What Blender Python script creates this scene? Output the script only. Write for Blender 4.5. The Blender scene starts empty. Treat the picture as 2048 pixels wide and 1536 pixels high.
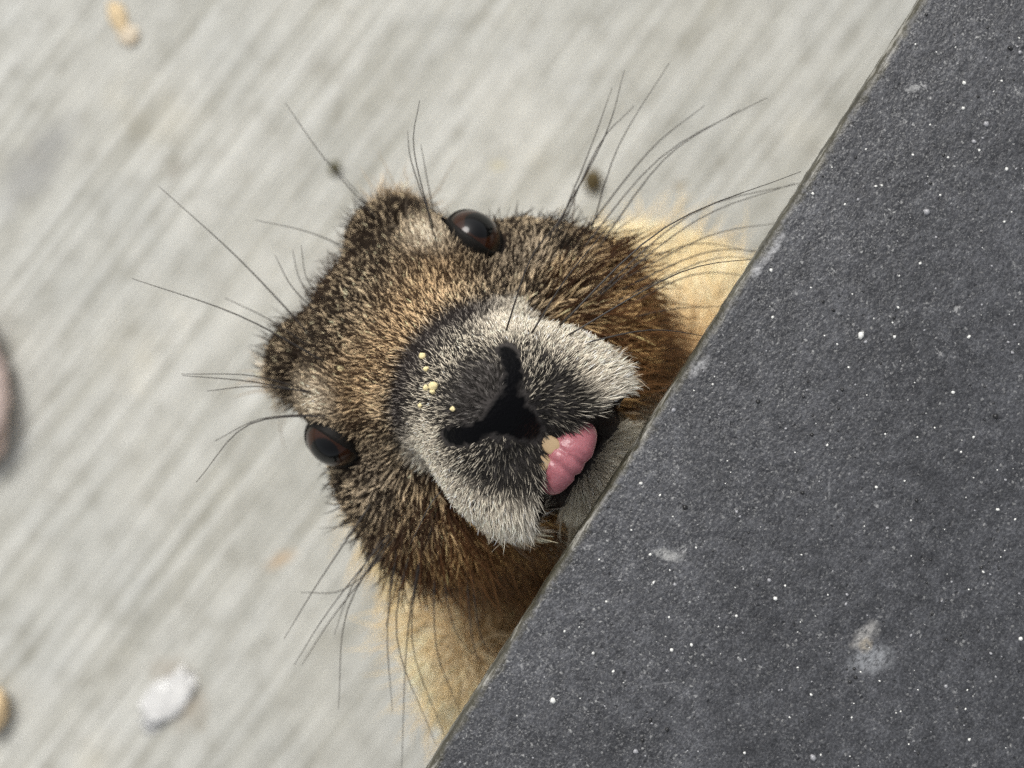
import bpy, bmesh, math, random
import numpy as np
from mathutils import Vector, Matrix, noise as mnoise

random.seed(11)
rng = np.random.default_rng(11)
S = bpy.context.scene
COL = S.collection

# ------------------------------------------------------------------ camera
EYE_Z = 0.30            # height of the animal's eyes above the ground (m)
CAM_D = 0.34            # camera height above the eyes (m)
FPX = 2813.0            # focal length in pixels of a 2048 px wide frame
cd = bpy.data.cameras.new('camera')
cam = bpy.data.objects.new('camera', cd)
COL.objects.link(cam)
cam.location = (0, 0, EYE_Z + CAM_D)
cam.rotation_euler = (0, 0, 0)
cd.sensor_width = 36.0
cd.lens = 36.0 * FPX / 2048.0
cd.clip_start = 0.01
cd.clip_end = 400.0
cd.dof.use_dof = True
cd.dof.focus_distance = 0.309
cd.dof.aperture_fstop = 9.5
S.camera = cam

# ------------------------------------------------------------------ sky, sun, exposure
SUN_EL, SUN_AZ = math.radians(52), math.radians(118)   # azimuth measured from +X towards +Y
w = bpy.data.worlds.new('World')
S.world = w
w.use_nodes = True
nt = w.node_tree
nt.nodes.clear()
sky = nt.nodes.new('ShaderNodeTexSky')
sky.sky_type = 'NISHITA'
sky.sun_disc = False
sky.sun_elevation = SUN_EL
sky.sun_rotation = math.pi / 2 - SUN_AZ
sky.dust_density = 4.0
sky.ozone_density = 1.0
hs = nt.nodes.new('ShaderNodeHueSaturation')
hs.inputs['Saturation'].default_value = 0.25
bg = nt.nodes.new('ShaderNodeBackground')
bg.inputs['Strength'].default_value = 0.12
wo = nt.nodes.new('ShaderNodeOutputWorld')
nt.links.new(sky.outputs[0], hs.inputs['Color'])
nt.links.new(hs.outputs[0], bg.inputs['Color'])
nt.links.new(bg.outputs[0], wo.inputs['Surface'])

sd = bpy.data.lights.new('sun', 'SUN')
sd.energy = 1.5
sd.angle = math.radians(26)
sd.color = (1.0, 0.97, 0.93)
sun = bpy.data.objects.new('sun', sd)
COL.objects.link(sun)
to_sun = Vector((math.cos(SUN_EL) * math.cos(SUN_AZ), math.cos(SUN_EL) * math.sin(SUN_AZ), math.sin(SUN_EL)))
sun.rotation_euler = to_sun.to_track_quat('Z', 'Y').to_euler()
sun.location = to_sun * 5

S.view_settings.view_transform = 'Standard'
S.view_settings.look = 'None'
S.view_settings.gamma = 1.0
S.view_settings.exposure = 0.38
S.render.engine = 'CYCLES'
S.cycles.use_denoising = False
S.cycles.max_bounces = 6
S.cycles.diffuse_bounces = 3
S.cycles.transparent_max_bounces = 8
try:
    S.cycles_curves.shape = 'RIBBONS'
    S.cycles_curves.subdivisions = 2
except Exception:
    pass

# ------------------------------------------------------------------ helpers
def P(px, py, z):
    """the point at height z (m) seen at a pixel of the 2048 x 1536 photograph"""
    d = EYE_Z + CAM_D - z
    return Vector(((px - 1024) * d / FPX, -(py - 768) * d / FPX, z))

def mesh_obj(name, verts, faces, mat=None, parent=None, smooth=True):
    me = bpy.data.meshes.new(name)
    me.from_pydata([tuple(v) for v in verts], [], [tuple(int(i) for i in f) for f in faces])
    me.update()
    if smooth:
        me.polygons.foreach_set('use_smooth', [True] * len(me.polygons))
    o = bpy.data.objects.new(name, me)
    COL.objects.link(o)
    if mat:
        me.materials.append(mat)
    if parent:
        o.parent = parent
        o.matrix_parent_inverse = parent.matrix_world.inverted()
    return o

def bm_obj(name, bm, mat=None, parent=None, smooth=True):
    me = bpy.data.meshes.new(name)
    bm.to_mesh(me)
    bm.free()
    if smooth:
        me.polygons.foreach_set('use_smooth', [True] * len(me.polygons))
    o = bpy.data.objects.new(name, me)
    COL.objects.link(o)
    if mat:
        me.materials.append(mat)
    if parent:
        o.parent = parent
    return o

def tag(o, label, cat=None, group=None, kind=None):
    o['label'] = label
    if cat:
        o['category'] = cat
    if group:
        o['group'] = group
    if kind:
        o['kind'] = kind
    return o

class NT:
    """short hand for building a node material"""
    def __init__(self, name):
        self.m = bpy.data.materials.new(name)
        self.m.use_nodes = True
        self.t = self.m.node_tree
        self.b = self.t.nodes['Principled BSDF']
    def n(self, typ, **kw):
        x = self.t.nodes.new(typ)
        for k, v in kw.items():
            if k in x.inputs:
                x.inputs[k].default_value = v
            else:
                setattr(x, k, v)
        return x
    def l(self, a, b):
        self.t.links.new(a, b)
    def noise(self, vec, scale, detail=4, rough=0.55, dist=0.0):
        x = self.n('ShaderNodeTexNoise')
        x.inputs['Scale'].default_value = scale
        x.inputs['Detail'].default_value = detail
        x.inputs['Roughness'].default_value = rough
        x.inputs['Distortion'].default_value = dist
        self.l(vec, x.inputs['Vector'])
        return x.outputs['Fac']
    def ramp(self, fac, stops):
        x = self.n('ShaderNodeValToRGB')
        cr = x.color_ramp
        while len(cr.elements) < len(stops):
            cr.elements.new(0.5)
        for e, (p, c) in zip(cr.elements, stops):
            e.position = p
            e.color = (c, c, c, 1) if isinstance(c, (int, float)) else (*c, 1)
        self.l(fac, x.inputs['Fac'])
        return x.outputs['Color']
    def mix(self, fac, a, b, mode='MIX'):
        x = self.n('ShaderNodeMix', data_type='RGBA', blend_type=mode)
        for s, v in ((x.inputs[0], fac), (x.inputs[6], a), (x.inputs[7], b)):
            if isinstance(v, (int, float)):
                s.default_value = v
            elif isinstance(v, tuple):
                s.default_value = (*v, 1)
            else:
                self.l(v, s)
        return x.outputs[2]
    def math(self, op, a, b=0.0, clamp=False):
        x = self.n('ShaderNodeMath', operation=op, use_clamp=clamp)
        for s, v in ((x.inputs[0], a), (x.inputs[1], b)):
            if isinstance(v, (int, float)):
                s.default_value = v
            else:
                self.l(v, s)
        return x.outputs[0]
    def mapping(self, vec, loc=(0, 0, 0), rot=(0, 0, 0), scale=(1, 1, 1)):
        x = self.n('ShaderNodeMapping')
        x.inputs['Location'].default_value = loc
        x.inputs['Rotation'].default_value = rot
        x.inputs['Scale'].default_value = scale
        self.l(vec, x.inputs['Vector'])
        return x.outputs[0]
    def coords(self, kind='Object'):
        return self.n('ShaderNodeTexCoord').outputs[kind]
    def bump(self, h, strength, dist, normal=None):
        x = self.n('ShaderNodeBump')
        x.inputs['Strength'].default_value = strength
        x.inputs['Distance'].default_value = dist
        self.l(h, x.inputs['Height'])
        if normal:
            self.l(normal, x.inputs['Normal'])
        return x.outputs[0]
    def spot(self, vec, c, rx, ry, ang=0.0, soft=0.5, wob=0.0, wscale=60):
        """mask of a blotch with a ragged outline at c"""
        v = self.mapping(vec, loc=(-c[0], -c[1], 0))
        v = self.mapping(v, rot=(0, 0, -ang))
        v = self.mapping(v, scale=(1 / rx, 1 / ry, 0))
        ln = self.n('ShaderNodeVectorMath', operation='LENGTH')
        self.l(v, ln.inputs[0])
        d = ln.outputs['Value']
        if wob:
            d = self.math('ADD', d, self.math('MULTIPLY', self.math('SUBTRACT', self.noise(vec, wscale, 3), 0.5), wob))
        return self.ramp(d, [(max(0.0, 1 - soft) * 0.5, 1.0), (0.5, 0.0)]) if False else self.math('MULTIPLY', self.math('SUBTRACT', 1.0, d), 1.0 / soft, clamp=True)

# ------------------------------------------------------------------ ground
STREAK = math.radians(52.5)
def concrete_material():
    k = NT('broomed_concrete')
    co = k.coords('Object')
    st = k.mapping(co, rot=(0, 0, -STREAK))                    # x runs along the broom strokes
    s1 = k.noise(k.mapping(st, scale=(6, 235, 1)), 1.0, 3, 0.5, 0.05)
    s2 = k.noise(k.mapping(st, scale=(9, 460, 1)), 1.0, 3, 0.5, 0.05)
    s3 = k.noise(k.mapping(st, scale=(5, 42, 1), loc=(3, 1, 0)), 1.0, 4, 0.6, 0.6)
    pat = k.noise(k.mapping(st, scale=(55, 95, 1)), 1.0, 6, 0.65)
    big = k.noise(co, 14, 4, 0.6)
    fine = k.noise(co, 900, 3, 0.7)
    streak = k.math('ADD', k.math('MULTIPLY', s1, 0.42), k.math('ADD', k.math('MULTIPLY', s2, 0.36), k.math('MULTIPLY', s3, 0.22)))
    c = k.ramp(streak, [(0.36, (0.325, 0.318, 0.272)), (0.48, (0.432, 0.428, 0.386)), (0.58, (0.535, 0.533, 0.493))])
    tone = k.ramp(pat, [(0.30, (0.76, 0.75, 0.72)), (0.48, (1.0, 1.0, 1.0)), (0.70, (1.13, 1.13, 1.13))])
    c = k.mix(1.0, c, tone, 'MULTIPLY')
    warm = k.ramp(big, [(0.35, (0.93, 0.94, 0.95)), (0.6, (1.0, 1.0, 0.995)), (0.75, (1.03, 1.0, 0.93))])
    c = k.mix(1.0, c, warm, 'MULTIPLY')
    sand = k.ramp(fine, [(0.3, 0.9), (0.7, 1.08)])
    c = k.mix(1.0, c, sand, 'MULTIPLY')
    # old stains with their own shape
    def stain(c0, px, py, rx, ry, ang, col, amt, wob=0.8, soft=0.7):
        q = P(px, py, 0)
        mk = k.spot(co, (q.x, q.y), rx, ry, ang, soft, wob, 120)
        return k.mix(k.math('MULTIPLY', mk, amt), c0, col)
    c = stain(c, 70, 330, 0.034, 0.014, STREAK, (0.20, 0.20, 0.195), 0.55)
    c = stain(c, 360, 1390, 0.022, 0.013, 1.9, (0.26, 0.20, 0.13), 0.6, 1.2, 0.8)
    c = stain(c, 560, 1120, 0.010, 0.004, 0.5, (0.50, 0.36, 0.22), 0.6)
    c = stain(c, 995, 330, 0.006, 0.003, 0.2, (0.50, 0.45, 0.28), 0.5)
    c = stain(c, 1360, 370, 0.005, 0.003, 0.2, (0.26, 0.22, 0.15), 0.6)
    c = stain(c, 350, 340, 0.007, 0.004, STREAK, (0.24, 0.22, 0.18), 0.5)
    c = stain(c, 650, 560, 0.03, 0.012, STREAK, (0.40, 0.39, 0.36), 0.5)
    k.l(c, k.b.inputs['Base Color'])
    k.b.inputs['Roughness'].default_value = 0.9
    k.b.inputs['Specular IOR Level'].default_value = 0.25
    n1 = k.bump(streak, 0.7, 0.0026)
    n2 = k.bump(pat, 0.35, 0.0014, n1)
    n3 = k.bump(fine, 0.3, 0.0004, n2)
    k.l(n3, k.b.inputs['Normal'])
    return k.m

M_CONC = concrete_material()
bm = bmesh.new()
R = 120.0
bmesh.ops.create_grid(bm, x_segments=24, y_segments=24, size=R)
ground = bm_obj('ground', bm, M_CONC, smooth=False)
ground['kind'] = 'structure'
ground['label'] = 'pale grey broom finished concrete paving with slanting strokes'

# ------------------------------------------------------------------ small things lying on the concrete
def plain(name, col, rough=0.8, var=0.25, scale=300, spec=0.3, bump=0.4):
    k = NT(name)
    co = k.coords('Object')
    f = k.noise(co, scale, 5, 0.6)
    lo = tuple(x * (1 - var) for x in col)
    hi = tuple(min(1.0, x * (1 + var)) for x in col)
    k.l(k.ramp(f, [(0.3, lo), (0.7, hi)]), k.b.inputs['Base Color'])
    k.b.inputs['Roughness'].default_value = rough
    k.b.inputs['Specular IOR Level'].default_value = spec
    k.l(k.bump(f, bump, 0.001), k.b.inputs['Normal'])
    return k.m

def lump(name, px, py, r, mat, seed, amp=0.25, freq=2.0, sub=3, rot=0.0, sink=0.12, base_z=0.0):
    bm = bmesh.new()
    bmesh.ops.create_icosphere(bm, subdivisions=sub, radius=1.0)
    for v in bm.verts:
        d = mnoise.fractal(v.co * freq + Vector((seed * 3.1, seed * 1.7, seed)), 1.0, 2.0, 3)
        v.co *= 1 + amp * d
        v.co.x *= r[0]; v.co.y *= r[1]; v.co.z *= r[2]
    zmin = min(v.co.z for v in bm.verts)
    for v in bm.verts:
        v.co.z -= zmin + sink * r[2]
    o = bm_obj(name, bm, mat)
    q = P(px, py, base_z)
    o.location = (q.x, q.y, base_z)
    o.rotation_euler = (0, 0, rot)
    return o

o = lump('stone', -36, 782, (0.016, 0.036, 0.010), plain('pink_stone', (0.68, 0.55, 0.51), 0.85, 0.25, 140), 3.2, 0.28, 1.6, rot=0.12)
tag(o, 'pinkish rough stone lying on the concrete', 'stone')
o = lump('pebble', -14, 1412, (0.0085, 0.0105, 0.006), plain('tan_pebble', (0.80, 0.60, 0.36), 0.6, 0.2, 200), 5.0, 0.15, 1.3)
tag(o, 'rounded tan orange pebble on the concrete', 'pebble')
o = lump('bird_dropping', 338, 1398, (0.0165, 0.0085, 0.0004), plain('white_dropping', (0.60, 0.60, 0.585), 0.8, 0.22, 220), 6.0, 0.4, 2.2, rot=math.radians(48), sink=0.5)
tag(o, 'white dried bird dropping splashed on the concrete with a brown rim', 'dropping')
M_TAN = plain('straw_husk', (0.56, 0.44, 0.27), 0.7, 0.25, 250)
o = lump('seed_husk', 238, 38, (0.0040, 0.0092, 0.0010), M_TAN, 7.0, 0.35, 1.8, rot=0.35)
tag(o, 'long straw coloured seed husk on pale concrete', 'husk')
o = lump('seed_husk', 258, 70, (0.0050, 0.0042, 0.0009), plain('cream_husk', (0.58, 0.50, 0.38), 0.7, 0.2, 250), 8.3, 0.35, 1.8, rot=-0.4)
tag(o, 'short cream seed husk touching the long straw coloured one', 'husk')
M_DK = plain('brown_crumb', (0.085, 0.065, 0.03), 0.9, 0.4, 400)
o = lump('soil_clod', 1185, 362, (0.0040, 0.0048, 0.0030), M_DK, 9.0, 0.35, 2.0)
tag(o, 'dark brown soil clod on concrete above the whiskers', 'soil')
o = lump('soil_clod', 670, 336, (0.0026, 0.0030, 0.0020), plain('olive_crumb', (0.12, 0.11, 0.06), 0.9, 0.4, 400), 10.0, 0.35, 2.0)
tag(o, 'small olive grey soil clod on concrete behind the brow hairs', 'soil')

# ------------------------------------------------------------------ the dark board
TOP_C, TH = 0.028, 0.0065
zt = EYE_Z + TOP_C
e0, e1 = P(855, 1536, zt), P(1840, 0, zt)
ed = (e1 - e0).normalized()                     # along the edge, up in the picture
en = Vector((ed.y, -ed.x, 0))                   # away from the animal's face
mid = (e0 + e1) / 2

def board_material():
    k = NT('dark_worn_board')
    co = k.coords('Object')                     # x along edge, y away from edge
    grain = k.noise(co, 1500, 4, 0.7)
    mott = k.noise(co, 260, 6, 0.7)
    cloud = k.noise(co, 34, 5, 0.6, 0.4)
    c = k.ramp(grain, [(0.30, (0.021, 0.0216, 0.0235)), (0.50, (0.044, 0.0452, 0.049)), (0.70, (0.095, 0.0975, 0.104))])
    c = k.mix(1.0, c, k.ramp(mott, [(0.3, 0.60), (0.5, 1.0), (0.70, 1.55)]), 'MULTIPLY')
    c = k.mix(1.0, c, k.ramp(cloud, [(0.3, 0.68), (0.7, 1.38)]), 'MULTIPLY')
    sep = k.n('ShaderNodeSeparateXYZ'); k.l(co, sep.inputs[0])
    near = k.math('SUBTRACT', 1.0, k.math('MULTIPLY', sep.outputs['Y'], 1 / 0.05), clamp=True)
    sp = k.noise(co, 750, 3, 0.75)
    sp2 = k.noise(co, 120, 5, 0.7, 0.5)
    patch = k.math('MULTIPLY', k.ramp(sp2, [(0.34, 0.12), (0.62, 1.0)]), k.math('ADD', 0.45, k.math('MULTIPLY', near, 0.55)))
    wv = k.n('ShaderNodeVectorMath', operation='ADD'); nv = k.n('ShaderNodeTexNoise'); nv.inputs['Scale'].default_value = 1300; k.l(co, nv.inputs['Vector'])
    ms_ = k.n('ShaderNodeVectorMath', operation='SCALE'); ms_.inputs['Scale'].default_value = 0.0011; k.l(nv.outputs['Color'], ms_.inputs[0])
    k.l(co, wv.inputs[0]); k.l(ms_.outputs[0], wv.inputs[1])
    def dots(scale, r_lo, r_hi, share):
        """ragged round specks, a share of the cells only"""
        v = k.n('ShaderNodeTexVoronoi', voronoi_dimensions='2D'); v.inputs['Scale'].default_value = scale; k.l(wv.outputs[0], v.inputs['Vector'])
        sc_ = k.n('ShaderNodeSeparateColor'); k.l(v.outputs['Color'], sc_.inputs[0])
        rad_ = k.math('ADD', r_lo, k.math('MULTIPLY', sc_.outputs[1], r_hi - r_lo))
        d_ = k.math('MULTIPLY', k.math('SUBTRACT', rad_, v.outputs['Distance']), 9.0, clamp=True)
        return k.math('MULTIPLY', d_, k.math('LESS_THAN', sc_.outputs[0], share)), sc_.outputs[2]
    d1, v1 = dots(1500, 0.16, 0.42, 0.75)
    d2, v2 = dots(700, 0.06, 0.26, 0.45)
    d3, v3 = dots(260, 0.03, 0.13, 0.16)
    pit, v4 = dots(420, 0.08, 0.20, 0.16)
    c = k.mix(k.math('MULTIPLY', k.math('MULTIPLY', d1, patch), 0.45), c, k.ramp(v1, [(0.0, (0.17, 0.17, 0.17)), (1.0, (0.42, 0.42, 0.40))]))
    c = k.mix(k.math('MULTIPLY', k.math('MULTIPLY', d2, k.math('ADD', 0.3, patch, clamp=True)), 0.55), c, k.ramp(v2, [(0.0, (0.20, 0.20, 0.20)), (1.0, (0.50, 0.50, 0.48))]))
    c = k.mix(k.math('MULTIPLY', d3, 0.5), c, k.ramp(v3, [(0.0, (0.16, 0.16, 0.165)), (1.0, (0.50, 0.49, 0.46))]))
    c = k.mix(k.math('MULTIPLY', pit, 0.8), c, (0.010, 0.010, 0.011))
    # white deposits
    dep = k.ramp(k.noise(co, 150, 6, 0.75, 0.3), [(0.635, 0.0), (0.68, 1.0)])
    c = k.mix(k.math('MULTIPLY', dep, 0.55), c, (0.42, 0.42, 0.41))
    # thin scratches in two directions
    for ang, off in ((0.55, 0.0), (-0.9, 4.0), (1.9, 9.0)):
        sc = k.noise(k.mapping(k.mapping(co, rot=(0, 0, ang)), scale=(26, 900, 1), loc=(off, off, 0)), 1.0, 2, 0.5, 0.25)
        br = k.noise(co, 45 + off, 2)
        ms = k.math('MULTIPLY', k.ramp(sc, [(0.69, 0.0), (0.74, 1.0)]), k.ramp(br, [(0.50, 0.0), (0.6, 1.0)]))
        c = k.mix(k.math('MULTIPLY', ms, 0.35), c, (0.30, 0.30, 0.30))
    def smear(c0, px, py, rx, ry, ang, col, amt, wob, soft=0.6, ws=420):
        q = P(px, py, zt) - mid
        mk = k.spot(co, (q.dot(ed), q.dot(en)), rx, ry, ang, soft, wob, ws)
        mk = k.math('MULTIPLY', mk, k.ramp(sp, [(0.34, 0.15), (0.56, 1.0)]))
        return k.mix(k.math('MULTIPLY', mk, amt), c0, col)
    c = smear(c, 1742, 1318, 0.0062, 0.0038, 0.75, (0.30, 0.31, 0.32), 0.75, 0.7)
    c = smear(c, 1730, 1272, 0.0048, 0.0024, 0.2, (0.36, 0.35, 0.33), 0.7, 0.9)
    c = smear(c, 1732, 1290, 0.0022, 0.0018, 0.2, (0.36, 0.30, 0.20), 0.5, 0.9)
    c = smear(c, 1335, 1110, 0.0040, 0.0016, 1.2, (0.42, 0.42, 0.40), 0.7, 1.2)
    c = smear(c, 1398, 735, 0.0036, 0.0016, 0.2, (0.40, 0.40, 0.40), 0.6, 1.2)
    c = smear(c, 1545, 500, 0.0060, 0.0012, 0.05, (0.42, 0.42, 0.42), 0.7, 1.0)
    c = smear(c, 1510, 545, 0.0020, 0.0015, 0.2, (0.42, 0.42, 0.42), 0.7, 1.0)
    # worn arris: olive brown, chipped pale
    arris = k.math('ADD', k.math('MULTIPLY', sep.outputs['Y'], 1 / 0.0026), k.math('MULTIPLY', k.math('SUBTRACT', mott, 0.5), 2.2))
    am = k.ramp(arris, [(0.25, 1.0), (0.8, 0.0)])
    chip = k.noise(k.mapping(co, scale=(60, 500, 200)), 1.0, 4, 0.7)
    ac = k.ramp(chip, [(0.35, (0.022, 0.020, 0.012)), (0.55, (0.060, 0.055, 0.034)), (0.64, (0.34, 0.33, 0.29))])
    c = k.mix(k.math('MULTIPLY', am, 0.85), c, ac)
    k.l(c, k.b.inputs['Base Color'])
    k.l(k.ramp(mott, [(0.3, 0.30), (0.7, 0.50)]), k.b.inputs['Roughness'])
    k.b.inputs['Specular IOR Level'].default_value = 0.5
    n1 = k.bump(k.noise(co, 620, 3, 0.6), 0.55, 0.0007)
    n2 = k.bump(k.math('ADD', mott, k.math('MULTIPLY', k.math('SUBTRACT', d2, pit), 0.5)), 0.40, 0.0009, n1)
    k.l(n2, k.b.inputs['Normal'])
    return k.m

M_BOARD = board_material()
bench = bpy.data.objects.new('bench', None)
COL.objects.link(bench)
bench.location = (mid.x, mid.y, 0)
bench.rotation_euler = (0, 0, math.atan2(ed.y, ed.x))
tag(bench, 'dark grey speckled board with a worn chipped edge over the marmot', 'bench')
# board: x along edge, y negative of en in this frame -> the board grows to local -y
LX, LY = 0.62, 0.46
prof = []                                      # cross-section of the visible edge (y inwards, z)
rr = 0.0016
for i in range(7):
    a = math.pi / 2 * i / 6
    prof.append((rr - rr * math.sin(a), -rr + rr * math.cos(a)))
prof = [(LY, 0.0), (0.010, 0.0), (0.0035, 0.0)] + prof
for i in range(1, 5):
    prof.append((0.0, -rr - (TH - 2 * rr) * i / 4))
for i in range(1, 5):
    a = math.pi / 2 * i / 4
    prof.append((rr - rr * math.cos(a), -TH + rr - rr * math.sin(a)))
prof += [(LY, -TH)]
NS = 900
verts, faces = [], []
for i in range(NS + 1):
    t = i / NS
    # denser over the part in view
    x = -LX + 2 * LX * t if False else (0.16 * (2 * t - 1) + (LX - 0.16) * (2 * t - 1) ** 7)
    for j, (y, z) in enumerate(prof):
        if 1 < j < len(prof) - 1:
            c = mnoise.fractal(Vector((x * 420, y * 300, z * 300)), 0.9, 2.0, 4) * 0.00016
            c += max(0.0, mnoise.noise(Vector((x * 95, 3.1, 0.2))) - 0.35) * 0.0009 * (1.5 if 2 < j < 12 else 0.5)
            y2, z2 = y + max(-0.0003, c), z
        else:
            y2, z2 = y, z
        verts.append((x, -y2, z2))
m = len(prof)
for i in range(NS):
    for j in range(m):
        a, b = i * m + j, i * m + (j + 1) % m
        faces.append((a, b, b + m, a + m))
faces.append(tuple(range(m)))
faces.append(tuple(NS * m + j for j in reversed(range(m))))
# material coordinates: flip y so that it grows away from the edge
top = mesh_obj('seat_board', verts, faces, None)
bmx = bmesh.new(); bmx.from_mesh(top.data)
bmesh.ops.recalc_face_normals(bmx, faces=bmx.faces)
for v in bmx.verts:
    v.co.y = -v.co.y
bmesh.ops.reverse_faces(bmx, faces=bmx.faces)
bmx.to_mesh(top.data); bmx.free()
top.data.polygons.foreach_set('use_smooth', [True] * len(top.data.polygons))
top.data.materials.append(M_BOARD)
top.parent = bench
top.scale = (1, -1, 1)
top.location = (0, 0, zt)
M_LEG = plain('dark_leg', (0.05, 0.05, 0.052), 0.6, 0.3, 200)
for sx in (-1, 1):
    for yy in (0.24, LY - 0.05):
        bm = bmesh.new()
        bmesh.ops.create_cube(bm, size=1.0)
        for v in bm.verts:
            v.co = Vector((v.co.x * 0.045, v.co.y * 0.045, (v.co.z + 0.5) * (zt - TH + 0.0005)))
        bmesh.ops.bevel(bm, geom=list(bm.edges), offset=0.004, segments=2, affect='EDGES')
        lg = bm_obj('leg', bm, M_LEG, bench, smooth=False)
        lg.location = (sx * (LX - 0.06), -yy, 0)

# grit standing on the board: tiny glossy grains, uncountable
def grit():
    N = 3600
    bmi = bmesh.new(); bmesh.ops.create_icosphere(bmi, subdivisions=1, radius=1.0)
    bv = np.array([v.co[:] for v in bmi.verts]); bf = np.array([[v.index for v in f.verts] for f in bmi.faces]); bmi.free()
    V, F, C = [], [], []
    for i in range(N):
        x = -0.2 + 0.44 * random.random() ** 0.75; y = 0.001 + 0.22 * random.random() ** 0.8
        r = 0.00023 * math.exp(random.gauss(0, 0.42))
        if random.random() < 0.03:
            r *= 1.8
        q = bv * np.array([r * random.uniform(.8, 1.3), r * random.uniform(.8, 1.3), r * 0.8]) * (1 + 0.2 * rng.standard_normal((len(bv), 1)))
        V.append(q + np.array([x, -y, zt + r * 0.1])); F.append(bf + i * len(bv))
        u = random.random()
        c = (0.70, 0.70, 0.66) if u < 0.34 else ((0.30, 0.30, 0.31) if u < 0.60 else (0.02, 0.02, 0.02))
        C.append(np.tile(np.array([*c, 1.0]), (len(bv), 1)))
    o = mesh_obj('grit', np.concatenate(V), np.concatenate(F), None)
    at = o.data.color_attributes.new('gc', 'FLOAT_COLOR', 'POINT')
    at.data.foreach_set('color', np.concatenate(C).astype(np.float32).ravel())
    k = NT('grit_grains')
    a = k.n('ShaderNodeVertexColor', layer_name='gc')
    k.l(a.outputs[0], k.b.inputs['Base Color'])
    k.b.inputs['Roughness'].default_value = 0.15
    o.data.materials.append(k.m)
    o['kind'] = 'stuff'
    o.parent = bench
grit()

# ------------------------------------------------------------------ the marmot: a distance field in head space (mm)
# A lateral (towards the eye at the top of the picture), B down the face, C out of the face towards the sky
EX = np.array([0.563, 0.826]); FX = np.array([0.826, -0.563])
M0 = np.array(P(801, 674, EYE_Z))[:2] * 1000.0
def to_world(p):
    p = np.asarray(p, dtype=np.float64)
    xy = M0 + p[..., 0:1] * EX + p[..., 1:2] * FX
    return np.concatenate([xy, p[..., 2:3] + EYE_Z * 1000], -1) / 1000.0
def to_head(w):
    w = np.asarray(w, dtype=np.float64) * 1000.0
    d = w[..., :2] - M0
    return np.concatenate([(d @ EX)[..., None], (d @ FX)[..., None], w[..., 2:3] - EYE_Z * 1000], -1)
def head_px(px, py, c):
    return to_head(np.array(P(px, py, EYE_Z + c / 1000.0)))

def smin(a, b, k):
    h = np.clip(0.5 + 0.5 * (b - a) / k, 0, 1)
    return b + (a - b) * h - k * h * (1 - h)
def smax(a, b, k):
    return -smin(-a, -b, k)
def ell(x, y, z, c, r):
    px, py, pz = (x - c[0]) / r[0], (y - c[1]) / r[1], (z - c[2]) / r[2]
    k0 = np.sqrt(px * px + py * py + pz * pz)
    k1 = np.sqrt((px / r[0]) ** 2 + (py / r[1]) ** 2 + (pz / r[2]) ** 2) + 1e-9
    return k0 * (k0 - 1.0) / k1
def cap(x, y, z, a, b, ra, rb):
    a = np.array(a, float); b = np.array(b, float); d = b - a
    h = np.clip(((x - a[0]) * d[0] + (y - a[1]) * d[1] + (z - a[2]) * d[2]) / d.dot(d), 0, 1)
    return np.sqrt((x - a[0] - d[0] * h) ** 2 + (y - a[1] - d[1] * h) ** 2 + (z - a[2] - d[2] * h) ** 2) - (ra + (rb - ra) * h)

EYE_C = (28.8, 0.3, -5.5)     # |A|, B, C of the eyeball
EYE_R = 7.7

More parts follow.
